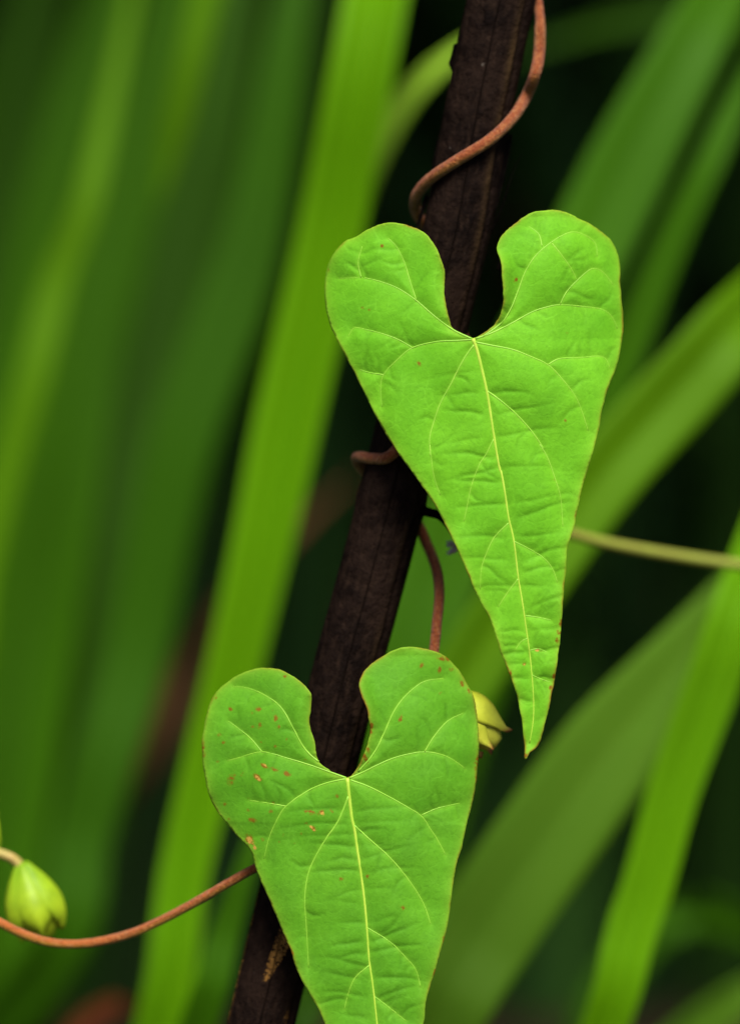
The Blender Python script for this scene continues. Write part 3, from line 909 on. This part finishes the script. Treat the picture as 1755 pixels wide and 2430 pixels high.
# the tall plant whose bright blade passes behind the stake
c1 = clump((-0.075, 0.16, 0), "reed plant with one long bright yellow-green blade rising left behind the stake")
c1["label"] = "reed plant whose long bright yellow-green blade crosses behind the upper leaf's rounded lobe"
reed_blade(c1, [(382, 2430, .13), (431, 2100, .133), (500, 1800, .135), (562, 1550, .135), (637, 1215, .135), (681, 1000, .135), (783, 550, .135), (888, 0, .135), (965, -400, .19), (1010, -800, .30)],
           [58, 58, 62, 66, 74, 80, 77, 76, 70, 55], 'bright', (-0.085, 0.15, 0), fold=0.85, label="long bright yellow-green blade")
reed_blade(c1, [(470, 2440, .10), (530, 2230, .10), (592, 2030, .10), (660, 1800, .105), (700, 1650, .11)], [48, 46, 40, 30, 16], 'mid', (-0.07, 0.15, 0), fold=0.3, label="short mid-green blade beside the foot of the stake")
reed_blade(c1, [(690, 2460, .14), (760, 2330, .15), (820, 2200, .16), (900, 2050, .18)], [60, 60, 50, 20], 'deep', (-0.05, 0.17, 0), fold=0.3)

# the dim dense plant filling the viewer's left
c2 = clump((-0.20, 0.30, 0), "dense shaded dark green reed plant farther back behind the hanging bud")
B2 = (-0.20, 0.40, 0)
def b2(): return (-0.20 + random.uniform(-.05, .05), 0.30 + random.uniform(-.04, .04), 0)
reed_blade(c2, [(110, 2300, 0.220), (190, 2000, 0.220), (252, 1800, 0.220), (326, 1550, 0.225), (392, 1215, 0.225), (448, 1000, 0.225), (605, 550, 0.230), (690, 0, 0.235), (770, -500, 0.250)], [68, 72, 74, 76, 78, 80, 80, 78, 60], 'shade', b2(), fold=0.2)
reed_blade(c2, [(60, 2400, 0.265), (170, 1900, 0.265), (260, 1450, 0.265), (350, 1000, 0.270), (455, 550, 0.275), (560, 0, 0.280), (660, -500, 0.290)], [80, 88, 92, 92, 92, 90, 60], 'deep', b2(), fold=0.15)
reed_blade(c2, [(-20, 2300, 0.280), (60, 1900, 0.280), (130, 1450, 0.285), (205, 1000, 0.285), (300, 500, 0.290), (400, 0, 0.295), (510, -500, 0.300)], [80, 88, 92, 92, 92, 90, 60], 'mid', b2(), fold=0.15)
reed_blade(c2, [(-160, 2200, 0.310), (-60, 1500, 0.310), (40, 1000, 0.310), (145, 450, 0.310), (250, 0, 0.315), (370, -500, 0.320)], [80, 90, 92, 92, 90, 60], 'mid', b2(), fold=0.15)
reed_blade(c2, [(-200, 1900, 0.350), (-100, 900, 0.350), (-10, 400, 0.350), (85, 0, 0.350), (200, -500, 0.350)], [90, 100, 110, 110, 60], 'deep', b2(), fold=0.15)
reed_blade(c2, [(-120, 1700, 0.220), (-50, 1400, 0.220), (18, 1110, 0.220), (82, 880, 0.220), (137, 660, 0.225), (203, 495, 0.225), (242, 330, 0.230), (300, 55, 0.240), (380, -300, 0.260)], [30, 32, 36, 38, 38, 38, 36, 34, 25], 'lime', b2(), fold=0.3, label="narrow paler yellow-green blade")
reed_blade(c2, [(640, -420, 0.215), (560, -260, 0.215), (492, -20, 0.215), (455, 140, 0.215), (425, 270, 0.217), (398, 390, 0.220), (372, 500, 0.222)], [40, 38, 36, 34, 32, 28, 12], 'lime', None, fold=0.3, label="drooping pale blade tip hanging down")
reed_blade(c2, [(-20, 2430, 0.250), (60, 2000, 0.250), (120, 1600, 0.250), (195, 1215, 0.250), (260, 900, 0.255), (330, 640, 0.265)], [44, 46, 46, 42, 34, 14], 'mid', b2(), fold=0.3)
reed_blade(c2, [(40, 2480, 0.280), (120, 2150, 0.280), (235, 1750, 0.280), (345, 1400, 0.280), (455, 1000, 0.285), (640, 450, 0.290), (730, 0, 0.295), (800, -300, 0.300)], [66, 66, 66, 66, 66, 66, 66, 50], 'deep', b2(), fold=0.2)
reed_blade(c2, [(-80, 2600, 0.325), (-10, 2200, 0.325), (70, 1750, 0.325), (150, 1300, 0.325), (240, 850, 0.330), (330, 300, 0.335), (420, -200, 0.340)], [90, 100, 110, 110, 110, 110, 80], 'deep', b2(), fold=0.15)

# the plant with wide arching blades at the viewer's right
c3 = clump((0.015, 0.19, 0), "reed plant with wide green blades arching across behind both leaves")
def b3(): return (0.01 + random.uniform(-.02, .02), 0.19 + random.uniform(-.02, .03), 0)
reed_blade(c3, [(885, 2430, .13), (900, 1900, .13), (960, 1590, .13), (1050, 1340, .135), (1170, 1060, .138), (1300, 780, .14), (1452, 467, .145), (1520, 330, .147), (1594, 192, .15), (1668, 55, .155), (1820, -220, .18), (1960, -480, .21)],
           [60, 78, 92, 98, 98, 98, 98, 98, 98, 98, 90, 60], 'mid', b3(), fold=0.3, label="broad mid-green blade")
reed_blade(c3, [(960, 2430, .15), (1080, 1900, .15), (1240, 1400, .15), (1370, 1080, .15), (1476, 852, .15), (1542, 690, .15), (1613, 525, .15), (1682, 385, .15), (1760, 215, .155), (1900, -50, .16), (2050, -300, .17)],
           [36, 40, 42, 44, 44, 44, 44, 44, 44, 40, 24], 'mid', b3(), fold=0.4, label="narrow green blade")
reed_blade(c3, [(930, 2430, .105), (985, 1860, .105), (1110, 1600, .108), (1250, 1390, .11), (1370, 1215, .113), (1462, 1095, .115), (1560, 985, .118), (1665, 870, .12), (1760, 762, .125), (1960, 560, .16), (2150, 400, .20)],
           [55, 72, 80, 84, 86, 88, 90, 94, 98, 90, 60], 'lime', b3(), fold=0.35, label="broad yellow-green blade slanting up behind the pointed leaf tip")
c4 = clump((0.0, 0.16, 0), "reed plant with a wide dull green blade leaning behind the spotted leaf")
def b4(): return (-0.02 + random.uniform(-.01, .01), 0.16 + random.uniform(-.02, .03), 0)
reed_blade(c4, [(1015, 2440, .10), (1100, 2290, .102), (1200, 2130, .104), (1300, 1985, .106), (1400, 1842, .108), (1515, 1695, .11), (1640, 1545, .112), (1760, 1400, .115), (1960, 1180, .12), (2160, 1000, .13)],
           [118, 120, 122, 122, 120, 116, 104, 92, 76, 50], 'dull', b4(), fold=0.22, label="very wide dull grey-green blade")
reed_blade(c4, [(1437, 2430, .09), (1490, 2231, .09), (1538, 2094, .09), (1588, 1905, .09), (1640, 1755, .09), (1700, 1595, .09), (1762, 1410, .092), (1860, 1120, .12), (1960, 860, .17)],
           [56, 60, 60, 60, 62, 64, 62, 58, 40], 'bright', (0.012, 0.13, 0), fold=0.55, label="bright yellow-green folded blade")
reed_blade(c4, [(1480, 2620, .20), (1600, 2500, .20), (1700, 2415, .20), (1800, 2350, .20), (1950, 2290, .21), (2100, 2260, .22)], [50, 56, 58, 56, 50, 30], 'dull', (0.04, 0.24, 0), fold=0.3, label="dull arching blade near the ground")
reed_blade(c4, [(1380, 2500, .27), (1500, 2260, .27), (1620, 2170, .27), (1760, 2200, .28), (1900, 2290, .29), (2000, 2400, .3)], [40, 46, 52, 56, 50, 30], 'mid', (0.09, 0.28, 0), fold=0.25)
c5 = clump((0.34, 0.36, 0), "reed plant whose single dim blade droops over behind the top of the stake")
reed_blade(c5, [(1960, 300, .32), (1860, 120, .32), (1740, 35, .31), (1600, 32, .30), (1440, 60, .29), (1310, 100, .28), (1220, 130, .28), (1150, 190, .28)],
           [40, 44, 46, 46, 46, 42, 34, 12], 'deep', (0.32, 0.36, 0), fold=0.25, roll=0.1)
reed_blade(c1, [(395, 2430, .17), (438, 2100, .18), (500, 1800, .19), (560, 1550, .19), (637, 1215, .19), (720, 900, .185), (790, 620, .18), (842, 470, .175), (885, 368, .17), (938, 272, .168), (1000, 192, .165), (1075, 128, .165), (1150, 78, .17), (1215, 30, .18)],
           [20, 24, 28, 32, 36, 44, 46, 46, 48, 50, 50, 46, 36, 14], 'pale', (-0.09, 0.19, 0), fold=0.25, label="pale green blade bending over behind the stake")
# a dry brown blade fallen across the gap
c6 = empty('dry_reed_blade', (-0.16, 0.40, 0), "withered brown blade fallen slantwise in the dark gap behind the stake", "dry leaf")
reed_blade(c6, [(330, 1830, .28), (430, 1600, .28), (540, 1430, .27), (700, 1260, .27), (860, 1110, .28)], [26, 30, 32, 30, 12], 'dry', (-0.16, 0.38, 0), fold=0.2)
c7 = empty('dry_reed_blade', (-0.13, 0.22, 0), "withered reddish blade bent low near the ground behind the red stem", "dry leaf")
reed_blade(c7, [(110, 2540, .185), (190, 2440, .185), (270, 2385, .185), (345, 2395, .19), (400, 2440, .20)], [30, 40, 44, 34, 12], 'rust', (-0.13, 0.22, 0), fold=0.2)

# ------------------------------------------------------------------ undergrowth: a dark mass of grass behind
def undergrowth():
    rg = np.random.default_rng(21)
    V, F, tone = [], [], []
    N = 7000
    for k in range(N):
        y = 0.62 + 2.6 * rg.random() ** 1.4
        x = rg.uniform(-1, 1) * (0.45 + 0.45 * y)
        h = rg.uniform(0.25, 0.62)
        az = rg.uniform(0, 2 * math.pi); lean = rg.uniform(0.05, 0.5) * h
        w = rg.uniform(0.006, 0.016)
        fa = rg.uniform(0, math.pi)
        wx, wy = math.cos(fa) * w, math.sin(fa) * w
        b = len(V); tn = rg.random()
        for i in range(5):
            s = i / 4
            cx = x + math.cos(az) * lean * s * s; cy = y + math.sin(az) * lean * s * s; cz = h * (s - 0.18 * s * s * lean / h * 2)
            q = 1 - 0.9 * s ** 2
            V.append((cx - wx * q, cy - wy * q, cz)); V.append((cx + wx * q, cy + wy * q, cz)); tone += [tn, tn]
        for i in range(4):
            F.append((b + 2 * i, b + 2 * i + 1, b + 2 * i + 3, b + 2 * i + 2))
    n = NT("undergrowth_green")
    c = n.mix(n.ramp(n.attr("tone"), 0, 1, 0.55, 0.95), (0.012, 0.040, 0.008), (0.030, 0.088, 0.010))
    c = n.mix(n.ramp(n.attr("tone"), 1, 0, 0.06, 0.12), c, (0.055, 0.024, 0.014))
    m = n.surf(c, 0.6, 0.15, trans=0.1)
    o = build('undergrowth', np.array(V), F, m, attrs={"tone": tone})
    tag(o, "dark mass of shaded grass filling the gaps behind the reeds", "grass", kind="stuff")
undergrowth()

def shrub():  # unseen canopy, added and shaped to keep light off the background
    rg = np.random.default_rng(4)
    root = empty('added_shading_shrub', (1.35, 2.2, 0), "leafy dark green shrub added out of view to shade the reeds", "shrub")
    trunk_pts = [(1.35, 2.2, -.02), (1.3, 2.15, .5), (1.15, 1.95, 1.0), (0.9, 1.7, 1.5), (0.6, 1.5, 1.8)]
    p = crom(np.array(trunk_pts), 40)
    v, f, u, t = tube(p, list(np.linspace(.06, .02, 40)), 14, 0.15, 12)
    m = mat_flat("shrub_bark", (0.05, 0.035, 0.025), (0.10, 0.075, 0.055), 25)
    build('trunk', v, f, m, root)
    for k in range(9):
        a = np.array(p[18 + 2 * k])
        b_ = np.array([rg.uniform(-1.6, 1.8), rg.uniform(0.3, 3.0), rg.uniform(0.95, 1.7)])
        mid = (a + b_) / 2 + np.array([0, 0, .2])
        q = crom(np.array([a, mid, b_]), 20)
        v, f, u, t = tube(q, list(np.linspace(.018, .005, 20)), 8, 0.1, 15)
        build('limb', v, f, m, root)
    N = 30000
    c = np.stack([rg.uniform(-1.9, 1.9, N), 0.03 + 3.2 * rg.random(N) ** 1.3, 0.60 + 1.2 * rg.random(N)], axis=1)
    front_z = 0.62 + 0.05 * np.sin(c[:, 0] * 5)
    front_y = 0.20 + 0.02 * np.sin(c[:, 0] * 23)
    c = c[(c[:, 2] > front_z) & (c[:, 1] > front_y)]
    V, F = [], []
    for k, ctr in enumerate(c):
        Lf = rg.uniform(.05, .095); w = Lf * 0.36
        d = rg.normal(size=3); d[2] -= 0.4; d /= np.linalg.norm(d)
        s = np.cross(d, rg.normal(size=3)); s /= np.linalg.norm(s)
        nn = np.cross(d, s)
        b = len(V)
        V += [ctr, ctr + d * Lf * .45 + s * w + nn * .004, ctr + d * Lf, ctr + d * Lf * .45 - s * w + nn * .004]
        F.append((b, b + 1, b + 2)); F.append((b, b + 2, b + 3))
    build('crown', np.array(V), F, mat_flat("shrub_leaf", (0.02, 0.06, 0.010), (0.04, 0.11, 0.016), 3, 0.5, 0.3, trans=0.15), root)
shrub()
